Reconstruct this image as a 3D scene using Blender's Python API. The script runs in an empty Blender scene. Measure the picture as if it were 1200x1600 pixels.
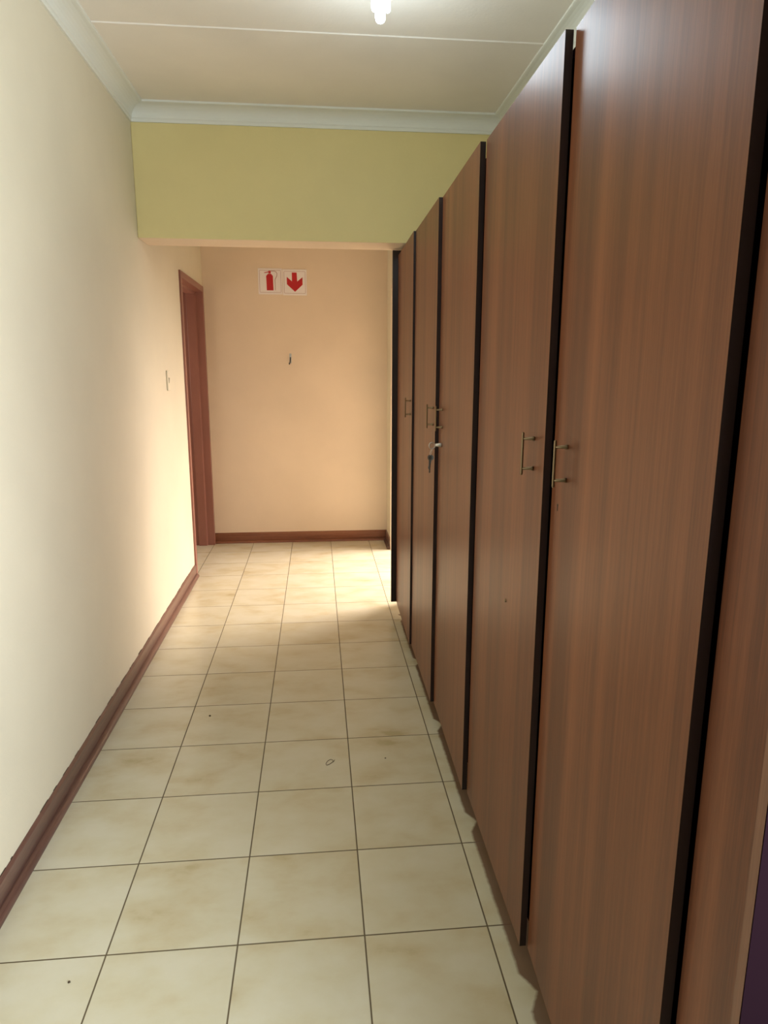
import bpy, bmesh, math, random
from mathutils import Vector, Matrix

# ------------------------------------------------------------------ camera, light, exposure
scn = bpy.context.scene
C = scn.collection
scn.view_settings.view_transform = 'Standard'
scn.view_settings.look = 'None'
scn.view_settings.gamma = 1
scn.view_settings.use_curve_mapping = False
scn.view_settings.exposure = 0.0

CAM = Vector((0.558, -1.536, 1.461))
YAW, PITCH, ROLL = math.radians(5.586), math.radians(-11.74), math.radians(0.149)
fwd = Vector((math.sin(YAW)*math.cos(PITCH), math.cos(YAW)*math.cos(PITCH), math.sin(PITCH)))
rgt = Vector((math.cos(YAW), -math.sin(YAW), 0))
upv = rgt.cross(fwd)
r2 = math.cos(ROLL)*rgt + math.sin(ROLL)*upv
u2 = -math.sin(ROLL)*rgt + math.cos(ROLL)*upv
cd = bpy.data.cameras.new('camera'); cam = bpy.data.objects.new('camera', cd); C.objects.link(cam)
cd.sensor_fit = 'VERTICAL'; cd.sensor_height = 36; cd.lens = 36*1068/1600
cam.matrix_world = Matrix(((r2.x, u2.x, -fwd.x, CAM.x), (r2.y, u2.y, -fwd.y, CAM.y), (r2.z, u2.z, -fwd.z, CAM.z), (0, 0, 0, 1)))
scn.camera = cam

w = bpy.data.worlds.new('world'); scn.world = w; w.use_nodes = True
w.node_tree.nodes['Background'].inputs[0].default_value = (0.62, 0.78, 1.0, 1)
w.node_tree.nodes['Background'].inputs[1].default_value = 1.0

def area(name, loc, target, sx, sy, power, col, spread=180):
    l = bpy.data.lights.new(name, 'AREA'); l.shape = 'RECTANGLE'; l.size = sx; l.size_y = sy
    l.energy = power; l.color = col; l.spread = math.radians(spread)
    o = bpy.data.objects.new(name, l); C.objects.link(o); o.location = loc
    o.rotation_euler = (Vector(target)-Vector(loc)).to_track_quat('-Z', 'Z').to_euler()
    return o
# daylight through the back opening behind the viewer, through the side opening past the wardrobes,
# plus an added warm fill light in the room behind the left doorway
area('near_daylight', (1.80, -2.05, 1.35), (-0.33, 0.55, 1.45), 1.1, 1.5, 60, (0.88, 0.94, 1.0), 90)
area('side_daylight', (2.80, 3.75, 1.35), (1.0, 3.05, 0.0), 0.8, 1.5, 84, (1.0, 0.83, 0.73), 95)
area('doorway_fill', (-1.6, 3.75, 1.5), (-0.4, 3.75, 1.2), 0.8, 1.6, 8, (1.0, 0.8, 0.70))

# ------------------------------------------------------------------ materials
def mat(name, col=(.5, .5, .5), rough=.5, metal=0., coat=0., spec=.5):
    m = bpy.data.materials.new(name); m.use_nodes = True
    b = m.node_tree.nodes['Principled BSDF']
    b.inputs['Base Color'].default_value = (*col, 1); b.inputs['Roughness'].default_value = rough
    b.inputs['Metallic'].default_value = metal; b.inputs['Coat Weight'].default_value = coat
    b.inputs['Specular IOR Level'].default_value = spec
    return m, m.node_tree, b
def N(nt, t, **k):
    n = nt.nodes.new(t)
    for a, v in k.items(): setattr(n, a, v)
    return n
def ramp(nt, stops):
    r = N(nt, 'ShaderNodeValToRGB'); e = r.color_ramp.elements
    while len(e) < len(stops): e.new(.5)
    for i, (p, c) in enumerate(stops): e[i].position = p; e[i].color = (*c, 1)
    return r
def objco(nt, scale=(1, 1, 1)):
    t = N(nt, 'ShaderNodeTexCoord'); m = N(nt, 'ShaderNodeMapping'); m.inputs['Scale'].default_value = scale
    nt.links.new(t.outputs['Object'], m.inputs['Vector']); return m.outputs['Vector']
def noise(nt, vec, s, d=4, r=.55, dist=0):
    n = N(nt, 'ShaderNodeTexNoise'); n.inputs['Scale'].default_value = s; n.inputs['Detail'].default_value = d
    n.inputs['Roughness'].default_value = r; n.inputs['Distortion'].default_value = dist
    nt.links.new(vec, n.inputs['Vector']); return n.outputs['Fac']
def bump(nt, b, h, strength, dist=.01):
    n = N(nt, 'ShaderNodeBump'); n.inputs['Strength'].default_value = strength; n.inputs['Distance'].default_value = dist
    nt.links.new(h, n.inputs['Height']); nt.links.new(n.outputs['Normal'], b.inputs['Normal'])

def paint(name, c, rough=.55, var=.05):
    m, nt, b = mat(name, c, rough)
    v = objco(nt); f = noise(nt, v, 2.2, 5)
    r = ramp(nt, [(.3, tuple(x*(1-var) for x in c)), (.7, tuple(min(1, x*(1+var*.5)) for x in c))])
    nt.links.new(f, r.inputs[0]); nt.links.new(r.outputs[0], b.inputs['Base Color'])
    bump(nt, b, noise(nt, v, 90, 3), .12, .004)
    return m
M = {}
M['wall'] = paint('cream_wall_paint', (.75, .69, .525))
M['beam'] = paint('olive_cream_paint', (.78, .67, .31))
M['peach'] = paint('peach_wall_paint', (.81, .67, .52))
M['ceiling'] = paint('ceiling_paint', (.88, .84, .75), .7)
M['cornice'] = paint('white_cornice_paint', (.80, .82, .74), .5, .02)
M['white'] = mat('white_plastic', (.80, .78, .72), .35)[0]

def wood(name, dark, mid, light, rough=.22, sc=1., coat=.25, axis='z'):
    m, nt, b = mat(name, mid, rough, coat=coat, spec=.4)
    b.inputs['Coat Roughness'].default_value = .22
    s = {'z': (1, 1, .018), 'y': (1, .03, 1), 'x': (.03, 1, 1)}[axis]
    s2 = {'z': (1, 1, .05), 'y': (1, .06, 1), 'x': (.06, 1, 1)}[axis]
    info = N(nt, 'ShaderNodeObjectInfo')
    t = N(nt, 'ShaderNodeTexCoord'); off = N(nt, 'ShaderNodeVectorMath', operation='MULTIPLY_ADD')
    off.inputs[1].default_value = (1, 1, 1)
    rr = N(nt, 'ShaderNodeMath', operation='MULTIPLY'); rr.inputs[1].default_value = 7.0
    nt.links.new(info.outputs['Random'], rr.inputs[0])
    nt.links.new(t.outputs['Object'], off.inputs[0]); nt.links.new(rr.outputs[0], off.inputs[2])
    def mp(sv):
        mm = N(nt, 'ShaderNodeMapping'); mm.inputs['Scale'].default_value = sv
        nt.links.new(off.outputs[0], mm.inputs['Vector']); return mm.outputs['Vector']
    broad = noise(nt, mp(s), 14*sc, 3, .5, .3)
    fine = noise(nt, mp(s), 130*sc, 4, .6)
    pores = noise(nt, mp(s2), 420*sc, 2, .5)
    mx = N(nt, 'ShaderNodeMath', operation='MULTIPLY_ADD'); mx.inputs[1].default_value = .33
    nt.links.new(fine, mx.inputs[0])
    m3 = N(nt, 'ShaderNodeMath', operation='MULTIPLY'); m3.inputs[1].default_value = .54
    nt.links.new(broad, m3.inputs[0]); nt.links.new(m3.outputs[0], mx.inputs[2])
    m4 = N(nt, 'ShaderNodeMath', operation='MULTIPLY_ADD'); m4.inputs[1].default_value = .16
    nt.links.new(pores, m4.inputs[0]); nt.links.new(mx.outputs[0], m4.inputs[2])
    r = ramp(nt, [(.40, dark), (.52, mid), (.64, light)])
    nt.links.new(m4.outputs[0], r.inputs[0]); nt.links.new(r.outputs[0], b.inputs['Base Color'])
    bump(nt, b, pores, .05, .001)
    return m
M['wood'] = wood('sapele_veneer', (.090, .027, .010), (.140, .044, .016), (.190, .063, .024), .42, 1., .1)
M['skirt'] = wood('meranti_skirting', (.085, .042, .032), (.14, .070, .052), (.21, .115, .085), .3, 1., .2, 'y')
M['skirt_x'] = wood('meranti_skirting_cross', (.12, .04, .02), (.20, .07, .034), (.27, .11, .06), .3, 1., .2, 'x')
M['lit_strip'] = wood('lit_strip_wood', (.13, .055, .03), (.18, .08, .045), (.22, .10, .06), .5)  # strip lightened in colour, standing for the shade on the filler face
M['edge'] = mat('dark_edge_banding', (.016, .008, .008), .4)[0]
M['carcass'] = mat('dark_melamine', (.009, .004, .006), .8, spec=0.)[0]
M['frame'] = paint('maroon_door_frame_paint', (.30, .125, .095), .35, .1)
M['bronze'] = mat('aged_bronze', (.20, .145, .085), .34, 1.)[0]
M['steel'] = mat('nickel_steel', (.55, .53, .50), .28, 1.)[0]
M['darksteel'] = mat('dull_key_metal', (.10, .10, .10), .4, 1.)[0]
M['red'] = mat('sign_red', (.50, .012, .018), .4)[0]
M['signline'] = mat('sign_border_grey', (.42, .22, .20), .5)[0]
M['signwhite'] = mat('sign_white', (.88, .83, .83), .35)[0]
M['black'] = mat('black_void', (.01, .01, .01), .6)[0]
M['crumb'] = mat('dirt_crumb', (.06, .04, .02), .9)[0]
M['putty'] = mat('cream_joint', (.74, .70, .60), .6)[0]

# glowing tube of the energy saving lamp
m, nt, b = mat('lamp_tube', (.9, .95, 1), .3)
b.inputs['Emission Color'].default_value = (.72, .88, 1, 1); b.inputs['Emission Strength'].default_value = 30
M['tube'] = m

# tiles: 0.33 m squares with a grout joint on every whole step
def tile_material():
    m, nt, b = mat('beige_ceramic_tile', (.6, .55, .4), .3)
    T = .33
    tc = N(nt, 'ShaderNodeTexCoord'); dv = N(nt, 'ShaderNodeVectorMath', operation='SCALE'); dv.inputs['Scale'].default_value = 1/T
    nt.links.new(tc.outputs['Object'], dv.inputs[0])
    fl = N(nt, 'ShaderNodeVectorMath', operation='FLOOR'); nt.links.new(dv.outputs[0], fl.inputs[0])
    fr = N(nt, 'ShaderNodeVectorMath', operation='FRACTION'); nt.links.new(dv.outputs[0], fr.inputs[0])
    sep = N(nt, 'ShaderNodeSeparateXYZ'); nt.links.new(fr.outputs[0], sep.inputs[0])
    def edge(o):
        a = N(nt, 'ShaderNodeMath', operation='SUBTRACT'); a.inputs[1].default_value = .5; nt.links.new(o, a.inputs[0])
        c = N(nt, 'ShaderNodeMath', operation='ABSOLUTE'); nt.links.new(a.outputs[0], c.inputs[0]); return c.outputs[0]
    mx = N(nt, 'ShaderNodeMath', operation='MAXIMUM')
    nt.links.new(edge(sep.outputs[0]), mx.inputs[0]); nt.links.new(edge(sep.outputs[1]), mx.inputs[1])
    g = N(nt, 'ShaderNodeMapRange'); g.inputs['From Min'].default_value = .4925; g.inputs['From Max'].default_value = .4955
    nt.links.new(mx.outputs[0], g.inputs['Value'])
    wn = N(nt, 'ShaderNodeTexWhiteNoise', noise_dimensions='2D'); nt.links.new(fl.outputs[0], wn.inputs['Vector'])
    ad = N(nt, 'ShaderNodeVectorMath', operation='MULTIPLY_ADD'); ad.inputs[1].default_value = (9, 9, 9)
    nt.links.new(wn.outputs['Color'], ad.inputs[0]); nt.links.new(tc.outputs['Object'], ad.inputs[2])
    mp = N(nt, 'ShaderNodeMapping'); mp.inputs['Scale'].default_value = (1, 1.5, 1); nt.links.new(ad.outputs[0], mp.inputs['Vector'])
    f1 = noise(nt, mp.outputs[0], 6.0, 2.5, .4, .2)
    f2 = noise(nt, mp.outputs[0], 26, 4, .6)
    mm = N(nt, 'ShaderNodeMath', operation='MULTIPLY_ADD'); mm.inputs[1].default_value = .25
    nt.links.new(f2, mm.inputs[0]); nt.links.new(f1, mm.inputs[2])
    wv = N(nt, 'ShaderNodeMath', operation='MULTIPLY_ADD'); wv.inputs[1].default_value = .10
    nt.links.new(wn.outputs['Value'], wv.inputs[0]); nt.links.new(mm.outputs[0], wv.inputs[2])
    r = ramp(nt, [(.50, (.66, .63, .49)), (.70, (.63, .59, .43)), (.90, (.58, .515, .345)), (1., (.50, .43, .26))])
    nt.links.new(wv.outputs[0], r.inputs[0])
    mixc = N(nt, 'ShaderNodeMix', data_type='RGBA'); nt.links.new(g.outputs[0], mixc.inputs[0])
    nt.links.new(r.outputs[0], mixc.inputs[6]); mixc.inputs[7].default_value = (.13, .10, .055, 1)
    # brown strip on the tiles along the wardrobe fronts, broken once per door
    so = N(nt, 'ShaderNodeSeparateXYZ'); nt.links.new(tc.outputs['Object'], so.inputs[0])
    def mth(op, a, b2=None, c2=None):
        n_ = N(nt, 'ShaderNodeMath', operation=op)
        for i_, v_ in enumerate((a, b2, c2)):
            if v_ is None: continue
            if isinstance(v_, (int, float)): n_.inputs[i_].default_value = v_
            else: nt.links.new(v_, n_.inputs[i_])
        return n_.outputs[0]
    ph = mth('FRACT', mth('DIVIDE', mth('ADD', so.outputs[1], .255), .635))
    strip_gap = mth('MAXIMUM', mth('SUBTRACT', 1.0, mth('DIVIDE', mth('ABSOLUTE', mth('SUBTRACT', ph, .08)), .08)), 0.0)
    edge_x = mth('ADD', 1.027, mth('MULTIPLY', strip_gap, .03))
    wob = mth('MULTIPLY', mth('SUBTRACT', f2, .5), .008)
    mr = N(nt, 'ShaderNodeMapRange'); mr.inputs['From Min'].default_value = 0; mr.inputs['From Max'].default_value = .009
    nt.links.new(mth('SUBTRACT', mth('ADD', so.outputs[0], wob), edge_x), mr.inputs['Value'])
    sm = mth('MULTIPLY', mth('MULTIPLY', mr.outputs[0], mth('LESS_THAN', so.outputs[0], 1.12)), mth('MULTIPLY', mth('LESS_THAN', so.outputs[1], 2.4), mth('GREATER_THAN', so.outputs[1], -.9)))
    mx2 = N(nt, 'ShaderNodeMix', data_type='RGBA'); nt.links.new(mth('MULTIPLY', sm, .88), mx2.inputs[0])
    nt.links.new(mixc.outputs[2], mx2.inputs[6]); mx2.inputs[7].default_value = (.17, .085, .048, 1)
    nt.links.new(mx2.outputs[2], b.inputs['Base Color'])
    rg = N(nt, 'ShaderNodeMapRange'); rg.inputs['To Min'].default_value = .27; rg.inputs['To Max'].default_value = .8
    nt.links.new(g.outputs[0], rg.inputs['Value']); nt.links.new(rg.outputs[0], b.inputs['Roughness'])
    inv = N(nt, 'ShaderNodeMath', operation='SUBTRACT'); inv.inputs[0].default_value = 1; nt.links.new(g.outputs[0], inv.inputs[1])
    bump(nt, b, inv.outputs[0], .5, .002)
    return m
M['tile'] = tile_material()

# ------------------------------------------------------------------ mesh helpers
def box(bm, x0, x1, y0, y1, z0, z1, mi=0):
    vs = [bm.verts.new((x, y, z)) for z in (z0, z1) for (x, y) in ((x0, y0), (x1, y0), (x1, y1), (x0, y1))]
    fs = [(0, 3, 2, 1), (4, 5, 6, 7), (0, 1, 5, 4), (1, 2, 6, 5), (2, 3, 7, 6), (3, 0, 4, 7)]
    out = []
    for f in fs:
        q = bm.faces.new([vs[i] for i in f]); q.material_index = mi; out.append(q)
    return out
def obox(bm, p, a, b_, c, mi=0):
    """box from corner p and three edge vectors"""
    p, a, b_, c = map(Vector, (p, a, b_, c))
    vs = [bm.verts.new(v) for v in (p, p+a, p+a+b_, p+b_, p+c, p+a+c, p+a+b_+c, p+b_+c)]
    for f in ((0, 3, 2, 1), (4, 5, 6, 7), (0, 1, 5, 4), (1, 2, 6, 5), (2, 3, 7, 6), (3, 0, 4, 7)):
        bm.faces.new([vs[i] for i in f]).material_index = mi
def tube(bm, pts, r, seg=10, cap=True, mi=0):
    pts = [Vector(p) for p in pts]; rings = []
    n = None
    for i, p in enumerate(pts):
        t = (pts[min(i+1, len(pts)-1)]-pts[max(i-1, 0)]).normalized()
        if n is None:
            n = t.orthogonal().normalized()
        n = (n - t*n.dot(t)).normalized(); bn = t.cross(n)
        rr = r[i] if isinstance(r, (list, tuple)) else r
        rings.append([bm.verts.new(p + rr*(math.cos(2*math.pi*k/seg)*n + math.sin(2*math.pi*k/seg)*bn)) for k in range(seg)])
    for a, c in zip(rings, rings[1:]):
        for k in range(seg):
            f = bm.faces.new((a[k], a[(k+1) % seg], c[(k+1) % seg], c[k])); f.smooth = True; f.material_index = mi
    if cap:
        bm.faces.new(rings[0][::-1]).material_index = mi; bm.faces.new(rings[-1]).material_index = mi
def extrude_profile(bm, prof, p0, p1, ax_u, ax_v, trim0=None, trim1=None):
    """prof: list of (u,v); swept from p0 to p1. trim0/1(u) shifts the ends along the sweep for mitres"""
    p0, p1, ax_u, ax_v = map(Vector, (p0, p1, ax_u, ax_v)); d = (p1-p0).normalized()
    A = [bm.verts.new(p0+u*ax_u+v*ax_v+d*(trim0*u if trim0 else 0)) for u, v in prof]
    B = [bm.verts.new(p1+u*ax_u+v*ax_v-d*(trim1*u if trim1 else 0)) for u, v in prof]
    n = len(prof)
    for i in range(n):
        bm.faces.new((A[i], A[(i+1) % n], B[(i+1) % n], B[i]))
    bm.faces.new(A[::-1]); bm.faces.new(B)
def obj(name, bm, mats, parent=None, bevel=0, kind=None, smooth_angle=None):
    bmesh.ops.recalc_face_normals(bm, faces=bm.faces[:])
    me = bpy.data.meshes.new(name); bm.to_mesh(me); bm.free()
    for m_ in (mats if isinstance(mats, (list, tuple)) else [mats]): me.materials.append(m_)
    o = bpy.data.objects.new(name, me); C.objects.link(o)
    if parent:
        o.parent = parent; o.matrix_parent_inverse = Matrix.Translation(-parent.location)
    if kind: o['kind'] = kind
    if bevel:
        md = o.modifiers.new('bevel', 'BEVEL'); md.width = bevel; md.segments = 2; md.limit_method = 'ANGLE'
    return o
def thing(name, loc, label, cat, group=None):
    o = bpy.data.objects.new(name, None); C.objects.link(o); o.location = loc; o.empty_display_size = .05
    o['label'] = label; o['category'] = cat
    if group: o['group'] = group
    return o
def tag(o, label, cat, group=None):
    o['label'] = label; o['category'] = cat
    if group: o['group'] = group
def boxes(name, lst, m_, **k):
    bm = bmesh.new()
    for b_ in lst: box(bm, *b_)
    return obj(name, bm, m_, **k)

# ------------------------------------------------------------------ the setting
XL, XR, XN, YE, YB, ZC = -.335, 1.56, 1.15, 4.28, -3.6, 2.735
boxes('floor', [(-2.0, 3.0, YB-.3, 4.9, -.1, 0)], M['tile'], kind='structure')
boxes('ceiling', [(-2.0, 3.0, YB-.3, 4.9, ZC, ZC+.1)], M['ceiling'], kind='structure')
DY0, DY1, DZ = 3.31, 4.255, 2.105
boxes('wall_left', [(XL-.15, XL, YB, DY0, 0, ZC), (XL-.15, XL, DY0, DY1, DZ, ZC), (XL-.15, XL, DY1, YE, 0, ZC)], M['wall'], kind='structure')
boxes('wall_end', [(XL-.15, 2.9, YE, YE+.15, 0, ZC)], M['peach'], kind='structure')
OY0, OY1, OZ = 2.62, 3.95, 2.10
boxes('wall_right', [(XR, XR+.15, -1.15, 2.49, 0, ZC), (XR, XR+.15, YB, -2.95, 0, ZC), (XR, XR+.15, -2.95, -1.15, 2.2, ZC), (XR, XR+.15, -2.95, -1.15, 0, .45), (XN, XR+.15, 2.49, OY0, 0, ZC),
                     (XN, XN+.15, OY0, OY1, OZ, ZC), (XN, XN+.15, OY1, YE, 0, ZC)], M['wall'], kind='structure')
boxes('wall_back', [(XL-.15, XR+.15, YB-.15, YB, 0, ZC)], M['wall'], kind='structure')
boxes('wall_vestibule', [(XR+.15, 2.9, 2.47, OY0, 0, ZC), (2.9, 3.0, 2.47, YE+.15, 2.3, ZC), (2.9, 3.0, 2.47, 3.3, 0, 2.3)], M['peach'], kind='structure')
boxes('wall_side_room', [(-1.9, -1.75, 2.9, 4.8, 0, ZC), (-1.75, XL-.15, 2.75, 2.9, 0, ZC), (-1.75, XL-.15, 4.65, 4.8, 0, ZC), (XL-.15, XL-.1, YE+.15, 4.8, 0, ZC)], M['wall'], kind='structure')
BY0, BY1, BZ = 2.265, 2.485, 2.117
o = boxes('wall_beam', [(XL, XR, BY0, BY1, BZ, ZC)], [M['beam'], M['peach']], kind='structure', bevel=.004)
for f in o.data.polygons:
    if f.normal.z < -.5 or f.normal.y > .5: f.material_index = 1
o['label'] = 'olive cream lintel beam across the passage'

# cornices: cove profile (u away from wall, v down from ceiling)
def cove(s=.078, n=7):
    p = [(0, 0), (s, 0), (s, -.008), (s*.93, -.010)]
    for i in range(n+1):
        a = i/n*math.pi/2
        p.append((s*.93 - (s*.93-.012)*math.sin(a)*1.0, -(.010+(s-.018-.010)*(1-math.cos(a)))))
    p += [(.008, -(s-.014)), (.008, -s), (0, -s)]
    return p
bm = bmesh.new(); extrude_profile(bm, cove(), (XL, YB, ZC), (XL, BY0, ZC), (1, 0, 0), (0, 0, 1), 0, 1)
obj('trim_1', bm, M['cornice'], kind='structure')
bm = bmesh.new(); extrude_profile(bm, cove(), (XL, BY0, ZC), (XR, BY0, ZC), (0, -1, 0), (0, 0, 1), 1, 1)
obj('trim_2', bm, M['cornice'], kind='structure')
bm = bmesh.new(); extrude_profile(bm, cove(), (XR, YB, ZC), (XR, BY0, ZC), (-1, 0, 0), (0, 0, 1), 0, 1)
obj('trim_3', bm, M['cornice'], kind='structure')
# ceiling board joint strips
for i, y in enumerate((1.44, .24, -.96, -2.16)):
    bm = bmesh.new(); extrude_profile(bm, [(-.012, 0), (-.008, -.0035), (.008, -.0035), (.012, 0)], (XL, y, ZC), (XR, y, ZC), (0, 1, 0), (0, 0, 1))
    obj('trim_%d' % (4+i), bm, M['ceiling'], kind='structure')

# skirting: board with a quadrant bead at the foot
def skirt_prof(h=.088):
    p = [(0, 0), (.030, 0)]
    for i in range(7):
        a = i/6*math.pi/2
        p.append((.010+.020*math.cos(a), .002+.020*math.sin(a)))
    p += [(.010, .024), (.010, h-.008), (.002, h), (0, h)]
    return p
def skirting(name, p0, p1, u, t0, t1, m_, seed):
    bm = bmesh.new(); extrude_profile(bm, skirt_prof(), p0, p1, u, (0, 0, 1), t0, t1)
    obj(name, bm, m_, kind='structure')
skirting('baseboard_left', (XL, YB, 0), (XL, DY0-.005, 0), (1, 0, 0), 0, 0, M['skirt'], 1)
skirting('baseboard_end', (XL+.004, YE, 0), (XN, YE, 0), (0, -1, 0), 0, 1, M['skirt_x'], 2)
skirting('baseboard_right', (XN, OY1, 0), (XN, YE, 0), (-1, 0, 0), 0, 1, M['skirt'], 3)
# ragged old paint line along the top of the skirting
random.seed(4)
bm = bmesh.new(); y = YB
while y < DY0-.05:
    L = random.uniform(.01, .07); h = random.uniform(.001, .005)*(1.8 if random.random() < .12 else 1)
    if random.random() < .55: obox(bm, (XL, y, .087), (.0015, 0, 0), (0, L, 0), (0, 0, h*.7+.001))
    y += L
obj('trim_8', bm, M['crumb'], kind='structure')

# door frame in the left wall
dr = bpy.data.objects.new('door_1', None); C.objects.link(dr); dr.location = (XL, (DY0+DY1)/2, 0); dr['kind'] = 'structure'
def jamb(name, y0, s):
    """pressed frame jamb; s=+1 opening lies towards +y"""
    bm = bmesh.new()
    prof = [(XL+.012, 0), (XL+.012, .045), (XL-.045, .045), (XL-.052, .062), (XL-.115, .062), (XL-.122, .045), (XL-.162, .045), (XL-.162, 0)]
    A = [bm.verts.new((x, y0+s*d, 0)) for x, d in prof]; B = [bm.verts.new((x, y0+s*d, DZ)) for x, d in prof]
    for i in range(len(prof)):
        j = (i+1) % len(prof); bm.faces.new((A[i], A[j], B[j], B[i]))
    bm.faces.new(A); bm.faces.new(B)
    return obj(name, bm, M['frame'], dr, bevel=.0015)
jamb('jamb', DY0, 1); jamb('jamb', DY1, -1)
bm = bmesh.new()
prof = [(XL+.012, 0), (XL+.012, .045), (XL-.045, .045), (XL-.052, .062), (XL-.115, .062), (XL-.122, .045), (XL-.162, .045), (XL-.162, 0)]
A = [bm.verts.new((x, DY0+.045, DZ-d)) for x, d in prof]; B = [bm.verts.new((x, DY1-.045, DZ-d)) for x, d in prof]
for i in range(len(prof)):
    j = (i+1) % len(prof); bm.faces.new((A[i], A[j], B[j], B[i]))
bm.faces.new(A); bm.faces.new(B)
obj('frame_head', bm, M['frame'], dr, bevel=.0015)
# frame of the side opening on the right
boxes('door_2', [(XN-.004, XN+.16, OY1-.03, OY1, 0, OZ), (XN-.004, XN+.16, OY0, OY0+.03, 0, OZ), (XN-.004, XN+.16, OY0+.03, OY1-.03, OZ-.03, OZ)], M['peach'], kind='structure')
# window frame in the right wall, beside the viewer
boxes('window_1', [(XR+.04, XR+.10, -2.95, -2.90, .45, 2.2), (XR+.04, XR+.10, -1.20, -1.15, .45, 2.2), (XR+.04, XR+.10, -2.90, -1.20, .45, .50), (XR+.04, XR+.10, -2.90, -1.20, 2.15, 2.2)], M['white'], kind='structure')

# ------------------------------------------------------------------ wardrobes
Z0, Z1, TH = .07, 2.085, .016
def handle(parent, x, y, zc=1.281):
    bm = bmesh.new()
    xb = x-.026
    tube(bm, [(xb, y, zc-.047), (xb, y, zc-.044), (xb, y, zc+.044), (xb, y, zc+.047)], [.0022, .003, .003, .0022], 10)
    for dz in (-.033, .033):
        tube(bm, [(x+.001, y, zc+dz), (x-.004, y, zc+dz), (x-.006, y, zc+dz), (xb, y, zc+dz)], [.0048, .0048, .0034, .0030], 10)
    h = obj('handle', bm, M['bronze']); h.parent = parent
    return h
def door(parent, yn, yf, xn, xf, hy, z0=Z0, z1=Z1):
    """overlay door: outer face from (xn,yn) to (xf,yf), dark edges"""
    bm = bmesh.new(); d = Vector((xf-xn, yf-yn, 0)); nrm = Vector((d.y, -d.x, 0)).normalized()
    obox(bm, (xn, yn, z0), d, nrm*TH, (0, 0, z1-z0))
    bmesh.ops.recalc_face_normals(bm, faces=bm.faces[:])
    for f in bm.faces:
        f.material_index = 0 if f.normal.dot(-nrm) > .9 else 1
    o = obj('door', bm, [M['wood'], M['edge']], parent)
    o.matrix_parent_inverse = Matrix.Identity(4)
    o.data.transform(Matrix.Translation(-parent.location))
    return o
def wardrobe(label, y0, y1, cat='wardrobe', xf=1.074):
    t = thing('wardrobe', (xf, (y0+y1)/2, 0), label, cat, None)
    L = t.location
    def part(n, lst, m_):
        bm = bmesh.new()
        for b_ in lst: box(bm, b_[0]-L.x, b_[1]-L.x, b_[2]-L.y, b_[3]-L.y, b_[4], b_[5])
        q = obj(n, bm, m_); q.parent = t; return q
    g = .0005
    part('side_panel', [(xf, XR-.002, y0+g, y0+TH, 0, Z1-.004)], M['carcass'])
    part('side_panel', [(xf, XR-.002, y1-TH, y1-g, 0, Z1-.004)], M['carcass'])
    part('top_panel', [(xf, XR-.002, y0+TH, y1-TH, Z1-.022, Z1-.004)], M['carcass'])
    part('bottom_panel', [(xf, XR-.002, y0+TH, y1-TH, .085, .101)], M['carcass'])
    part('back_panel', [(XR-.008, XR-.002, y0+TH, y1-TH, .101, Z1-.022)], M['carcass'])
    part('plinth', [(xf+.03, xf+.046, y0+TH, y1-TH, 0, .085)], M['wood'])
    return t
def put_handle(dr_, t, x, y):
    h = handle(dr_, x, y); h.data.transform(Matrix.Translation(-t.location)); return h

# nearest pair
W1 = wardrobe('brown veneered double door wardrobe nearest the viewer, small keyhole under its right-hand handle', -.79, .497)
dB = door(W1, -.784, -.150, 1.022, 1.051, -.24); dC = door(W1, -.142, .486, 1.033, 1.039, -.07)
put_handle(dB, W1, 1.0467, -.240); put_handle(dC, W1, 1.0335, -.07)
def slot(parent, t, x, y, z):
    bm = bmesh.new()
    tube(bm, [(x+.004, y, z+.005), (x-.0006, y, z+.005)], .0028, 12); box(bm, x-.0006, x+.004, y-.0012, y+.0012, z-.007, z+.004)
    k = obj('keyhole', bm, M['black']); k.parent = parent; k.data.transform(Matrix.Translation(-t.location))
slot(dB, W1, 1.0487, -.195, 1.184)
bm = bmesh.new(); tube(bm, [(1.037, .108, .879), (1.034, .108, .879), (1.032, .108, .879)], [.005, .005, .0025], 10)
k = obj('screw_head', bm, M['bronze']); k.parent = dC; k.data.transform(Matrix.Translation(-W1.location))
# middle pair
W2 = wardrobe('brown veneered double door wardrobe in the middle of the row, keys hanging from its door', .497, 1.758)
dD = door(W2, .503, 1.128, 1.025, 1.034, 1.04); dE = door(W2, 1.134, 1.752, 1.020, 1.0235, 1.18)
put_handle(dD, W2, 1.0328, 1.042); put_handle(dE, W2, 1.0203, 1.180)
# far single
W3 = wardrobe('brown veneered single door wardrobe at the far end of the row, under the beam', 1.758, 2.452)
dF = door(W3, 1.764, 2.440, 1.0145, 1.0235, 1.82)
put_handle(dF, W3, 1.0155, 1.818)
# protruding end panel of the far wardrobe
bm = bmesh.new(); L = W3.location
box(bm, .9935-L.x, XR-.002-L.x, 2.4525-L.y, 2.474-L.y, .062, 2.112)
q = obj('end_panel', bm, M['edge']); q.parent = W3; q['label'] = 'dark end panel standing proud of the doors'

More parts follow.
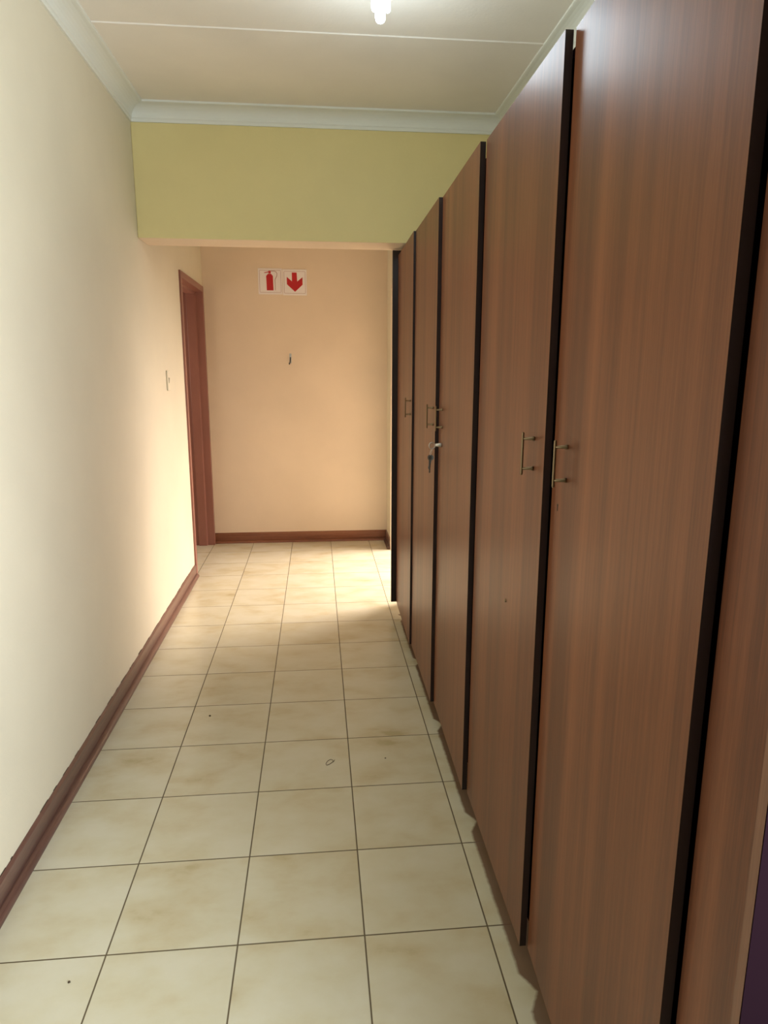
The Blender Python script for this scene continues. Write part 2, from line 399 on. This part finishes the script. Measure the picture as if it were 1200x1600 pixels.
# narrow closing unit beside the nearest pair
F1 = thing('wardrobe_filler', (1.05, -.86, 0), 'narrow brown filler panel closing the near end of the wardrobe row, partly out of view', 'filler panel')
def fpart(n, b_, m_):
    bm = bmesh.new(); L = F1.location
    box(bm, b_[0]-L.x, b_[1]-L.x, b_[2]-L.y, b_[3]-L.y, b_[4], b_[5]); q = obj(n, bm, m_); q.parent = F1; return q
fpart('face_panel', (1.0415, 1.0605, -.902, -.7915, .0, Z1), M['wood'])
fpart('edge_strip', (1.038, 1.0395, -.9170, -.9025, .0, Z1), M['lit_strip'])
bm = bmesh.new(); L = F1.location
box(bm, 1.0396-L.x, XR-.002-L.x, -.9171-L.y, -.9022-L.y, 0, Z1); box(bm, 1.0383-L.x, XR-.002-L.x, -.9185-L.y, -.9171-L.y, 0, Z1)
q = obj('side_panel', bm, M['carcass']); q.parent = F1
fpart('top_panel', (1.0685, XR-.002, -.9015, -.7915, Z1-.02, Z1), M['carcass'])

# ------------------------------------------------------------------ keys in the middle wardrobe
K = thing('key_bunch', (1.03, 1.055, 1.18), 'bunch of dull metal keys hanging from the lock of the middle wardrobe', 'keys')
def kp(name, bm, m_, par=None):
    q = obj(name, bm, m_); q.parent = par or K; q.data.transform(Matrix.Translation(-K.location)); return q
kx, ky, kz = 1.0325, 1.055, 1.179
bm = bmesh.new(); tube(bm, [(kx, ky, kz), (kx-.002, ky, kz), (kx-.022, ky, kz), (kx-.024, ky, kz)], [.0085, .0085, .0062, .004], 14); kp('lock_barrel', bm, M['steel'])
# key bow in the lock: flat ring in the x-z plane
def keyobj(top, ang, yaw, ln, m_):
    bm = bmesh.new()
    pr = [(.0095*math.cos(a*math.pi/8), -.010+.0105*math.sin(a*math.pi/8)) for a in range(-3, 12)]
    pr = pr + [(-.0032, -.020), (-.0032, -ln+.003), (0, -ln), (.0032, -ln+.004), (.0018, -ln+.010), (.0036, -ln+.014), (.0016, -ln+.019), (.0032, -ln+.022), (.0032, -.020)]
    th = .0011
    A = [bm.verts.new((u, -th, v)) for u, v in pr]; B = [bm.verts.new((u, th, v)) for u, v in pr]
    for i in range(len(pr)):
        j = (i+1) % len(pr); bm.faces.new((A[i], A[j], B[j], B[i]))
    bm.faces.new(A); bm.faces.new(B[::-1])
    bmesh.ops.transform(bm, matrix=Matrix.Translation(top) @ Matrix.Rotation(yaw, 4, 'Z') @ Matrix.Rotation(ang, 4, 'Y'), verts=bm.verts[:])
    return kp('key', bm, m_)
bm = bmesh.new()
cx, cz = kx-.036, kz-.002
pts = [(cx+.012*math.cos(a), ky, cz+.012*math.sin(a)) for a in [i*math.pi/10 for i in range(20)]]
tube(bm, pts+[pts[0], pts[1]], .0022, 8, False); kp('key_bow', bm, M['steel'])
bm = bmesh.new(); rc = Vector((kx-.040, ky, kz-.026))
pts = [rc+Vector((.004*math.sin(a), .013*math.cos(a), .014*math.sin(a))) for a in [i*math.pi/12 for i in range(24)]]
tube(bm, pts+[pts[0], pts[1]], .0012, 8, False); kp('split_ring', bm, M['steel'])
for i, (dx, dy, an, yw, ln) in enumerate(((0, 0, .10, .5, .060), (-.004, .004, -.08, 1.2, .064), (.003, -.005, .22, -.4, .056), (-.006, -.002, .02, 2.2, .070))):
    keyobj(Vector((rc.x+dx, rc.y+dy, rc.z-.012)), an, yw, ln, M['darksteel'])

# ------------------------------------------------------------------ signs on the end wall
def plate(t, cx, cz, s=.192):
    bm = bmesh.new(); box(bm, cx-s/2, cx+s/2, YE-.0035, YE-.0005, cz-s/2-.004, cz+s/2+.004)
    q = obj('sign_plate', bm, M['signwhite'], bevel=.001); q.parent = t; q.data.transform(Matrix.Translation(-t.location))
    bm = bmesh.new(); h = .0855; wd = .0016; c = .008
    outer = []; inner = []
    for sx, sz, a0 in ((1, 1, 0), (-1, 1, 90), (-1, -1, 180), (1, -1, 270)):
        for k in range(5):
            a = math.radians(a0+k*22.5)
            outer.append((cx+sx*(h-c)+c*math.cos(a), cz+sz*(h-c)+c*math.sin(a)))
            inner.append((cx+sx*(h-c)+(c-wd*1.4)*math.cos(a), cz+sz*(h-c)+(c-wd*1.4)*math.sin(a)))
    y = YE-.0040
    A = [bm.verts.new((x, y, z)) for x, z in outer]; B = [bm.verts.new((x, y, z)) for x, z in inner]
    A2 = [bm.verts.new((x, YE-.0034, z)) for x, z in outer]; B2 = [bm.verts.new((x, YE-.0034, z)) for x, z in inner]
    n = len(A)
    for i in range(n):
        j = (i+1) % n
        bm.faces.new((A[i], A[j], B[j], B[i])); bm.faces.new((A2[i], B2[i], B2[j], A2[j]))
        bm.faces.new((A[i], A2[i], A2[j], A[j])); bm.faces.new((B[i], B[j], B2[j], B2[i]))
    q = obj('border_line', bm, M['signline']); q.parent = t; q.data.transform(Matrix.Translation(-t.location))
def flat(t, name, poly, cx, cz, m_, u=.000462, px=345, pz=425):
    bm = bmesh.new()
    for pl in (poly if isinstance(poly[0], list) else [poly]):
        P = [(cx+(x-px)*u, cz-(z-pz)*u) for x, z in pl]
        A = [bm.verts.new((x, YE-.0044, z)) for x, z in P]; B = [bm.verts.new((x, YE-.0034, z)) for x, z in P]
        bm.faces.new(A); bm.faces.new(B[::-1])
        for i in range(len(P)):
            j = (i+1) % len(P); bm.faces.new((A[i], A[j], B[j], B[i]))
    q = obj(name, bm, m_); q.parent = t; q.data.transform(Matrix.Translation(-t.location)); return q
S1 = thing('safety_sign', (.204, YE, 2.155), 'square white sign with red fire extinguisher, left of the arrow sign', 'sign')
plate(S1, .204, 2.155)
flat(S1, 'extinguisher_body', [(275, 575), (270, 335), (288, 315), (300, 300), (358, 300), (368, 315), (386, 335), (391, 575)], .204, 2.155, M['red'], px=338)
flat(S1, 'extinguisher_valve', [[(310, 296), (312, 250), (348, 250), (352, 268), (346, 296)], [(312, 275), (240, 288), (236, 278), (312, 260)]], .204, 2.155, M['red'], px=338)
hose_l = [(352, 262), (412, 260), (440, 272), (454, 298), (450, 330), (425, 375), (416, 400), (420, 572)]
hose_r = [(428, 572), (425, 402), (433, 380), (459, 334), (463, 296), (446, 264), (414, 251), (352, 252)]
hr = hose_r[::-1]
flat(S1, 'extinguisher_hose', [[hose_l[i], hr[i], hr[i+1], hose_l[i+1]] for i in range(7)], .204, 2.155, M['signline'], px=338)
S2 = thing('safety_sign', (.399, YE, 2.150), 'square white sign with thick red arrow pointing down, on the end wall', 'sign')
plate(S2, .399, 2.150)
flat(S2, 'arrow', [[(722, 262), (806, 262), (812, 410), (812, 546), (772, 582), (722, 537), (722, 410)], [(812, 410), (905, 338), (905, 462), (812, 546)], [(722, 537), (634, 458), (634, 335), (722, 410)]], .399, 2.150, M['red'], px=770)

# small metal wall hook
H = thing('wall_hook', (.353, YE, 1.55), 'small grey metal hook on the end wall below the signs', 'hook')
bm = bmesh.new(); box(bm, .341, .358, YE-.0025, YE-.0003, 1.512, 1.592); q = obj('back_plate', bm, M['steel'], bevel=.002); q.parent = H; q.data.transform(Matrix.Translation(-H.location))
bm = bmesh.new()
tube(bm, [(.350, YE-.002, 1.560), (.349, YE-.016, 1.545), (.347, YE-.028, 1.525), (.344, YE-.032, 1.512), (.341, YE-.028, 1.504), (.339, YE-.018, 1.506), (.338, YE-.014, 1.516)], [.004, .004, .0038, .0036, .0034, .003, .003], 8)
q = obj('hook_arm', bm, M['darksteel']); q.parent = H; q.data.transform(Matrix.Translation(-H.location))

# light switch on the left wall
S = thing('light_switch', (XL, 2.77, 1.40), 'slim cream light switch on the left wall before the door frame', 'switch')
bm = bmesh.new(); box(bm, XL+.0003, XL+.009, 2.735, 2.805, 1.335, 1.455); q = obj('cover_plate', bm, M['wall'], bevel=.003); q.parent = S; q.data.transform(Matrix.Translation(-S.location))
bm = bmesh.new(); obox(bm, (XL+.009, 2.758, 1.38), (.004, 0, 0), (0, .024, 0), (.003, 0, .032)); q = obj('rocker', bm, M['wall'], bevel=.001); q.parent = S; q.data.transform(Matrix.Translation(-S.location))

# ------------------------------------------------------------------ ceiling lamp
lx, ly = .785, .93
LP = thing('ceiling_lamp', (lx, ly, ZC), 'glowing white energy saving bulb hanging from a holder on the ceiling', 'lamp')
def lp(name, bm, m_):
    q = obj(name, bm, m_); q.parent = LP; q.data.transform(Matrix.Translation(-LP.location)); return q
bm = bmesh.new(); tube(bm, [(lx, ly, ZC), (lx, ly, ZC-.018), (lx, ly, ZC-.022), (lx, ly, ZC-.06)], [.045, .045, .024, .021], 24); lp('lamp_holder', bm, M['white'])
bm = bmesh.new(); tube(bm, [(lx, ly, ZC-.06), (lx, ly, ZC-.07), (lx, ly, ZC-.105), (lx, ly, ZC-.112)], [.014, .024, .027, .024], 24); lp('bulb_base', bm, M['white'])
for k in range(3):
    a = k*2*math.pi/3+math.pi/2
    bm = bmesh.new(); c, s = math.cos(a), math.sin(a); ct, st = -s, c
    R_ = .022; zb = ZC-.138 - (.018 if k == 0 else 0)
    pts = [(lx+c*R_+ct*.009, ly+s*R_+st*.009, ZC-.112)]
    for i in range(9):
        b_ = i/8*math.pi
        pts.append((lx+c*R_+ct*.009*math.cos(b_), ly+s*R_+st*.009*math.cos(b_), zb-.009*math.sin(b_)))
    pts.append((lx+c*R_-ct*.009, ly+s*R_-st*.009, ZC-.112))
    tube(bm, pts, .0075, 10); lp('lamp_tube', bm, M['tube'])

pl = bpy.data.lights.new('bulb_light', 'POINT'); pl.energy = 6; pl.color = (.80, .92, 1.0); pl.shadow_soft_size = .10
po = bpy.data.objects.new('bulb_light', pl); C.objects.link(po); po.location = (lx, ly, ZC-.24)

# ------------------------------------------------------------------ crumbs on the floor
def crumb(x, y, r, label, seed):
    random.seed(seed); bm = bmesh.new()
    bmesh.ops.create_icosphere(bm, subdivisions=2, radius=r)
    for v in bm.verts: v.co *= random.uniform(.65, 1.2); v.co.z = max(v.co.z, -.4*r)*.6
    z = min(v.co.z for v in bm.verts)
    for v in bm.verts: v.co.z -= z
    o_ = obj('crumb', bm, M['crumb']); o_.location = (x, y, 0); tag(o_, label, 'crumb', 'crumbs on the tiled floor')
crumb(-.066, -.073, .0035, 'dark crumb on the brown-stained tile nearest the lower left', 1)
crumb(.077, 1.226, .005, 'dark crumb on a tile midway along the passage, left of its centre', 2)
crumb(.797, .831, .003, 'tiny dark crumb on a tile beside the middle wardrobe', 3)
bm = bmesh.new()
pts = [(.585+.012*math.cos(a)*(1+.3*a/3), .822+.018*math.sin(a*1.2), .0012) for a in [i*.35 for i in range(18)]]
tube(bm, pts, .0008, 6); o_ = obj('hair_curl', bm, M['crumb']); tag(o_, 'thin dark curl of hair or thread lying on a floor tile', 'hair')
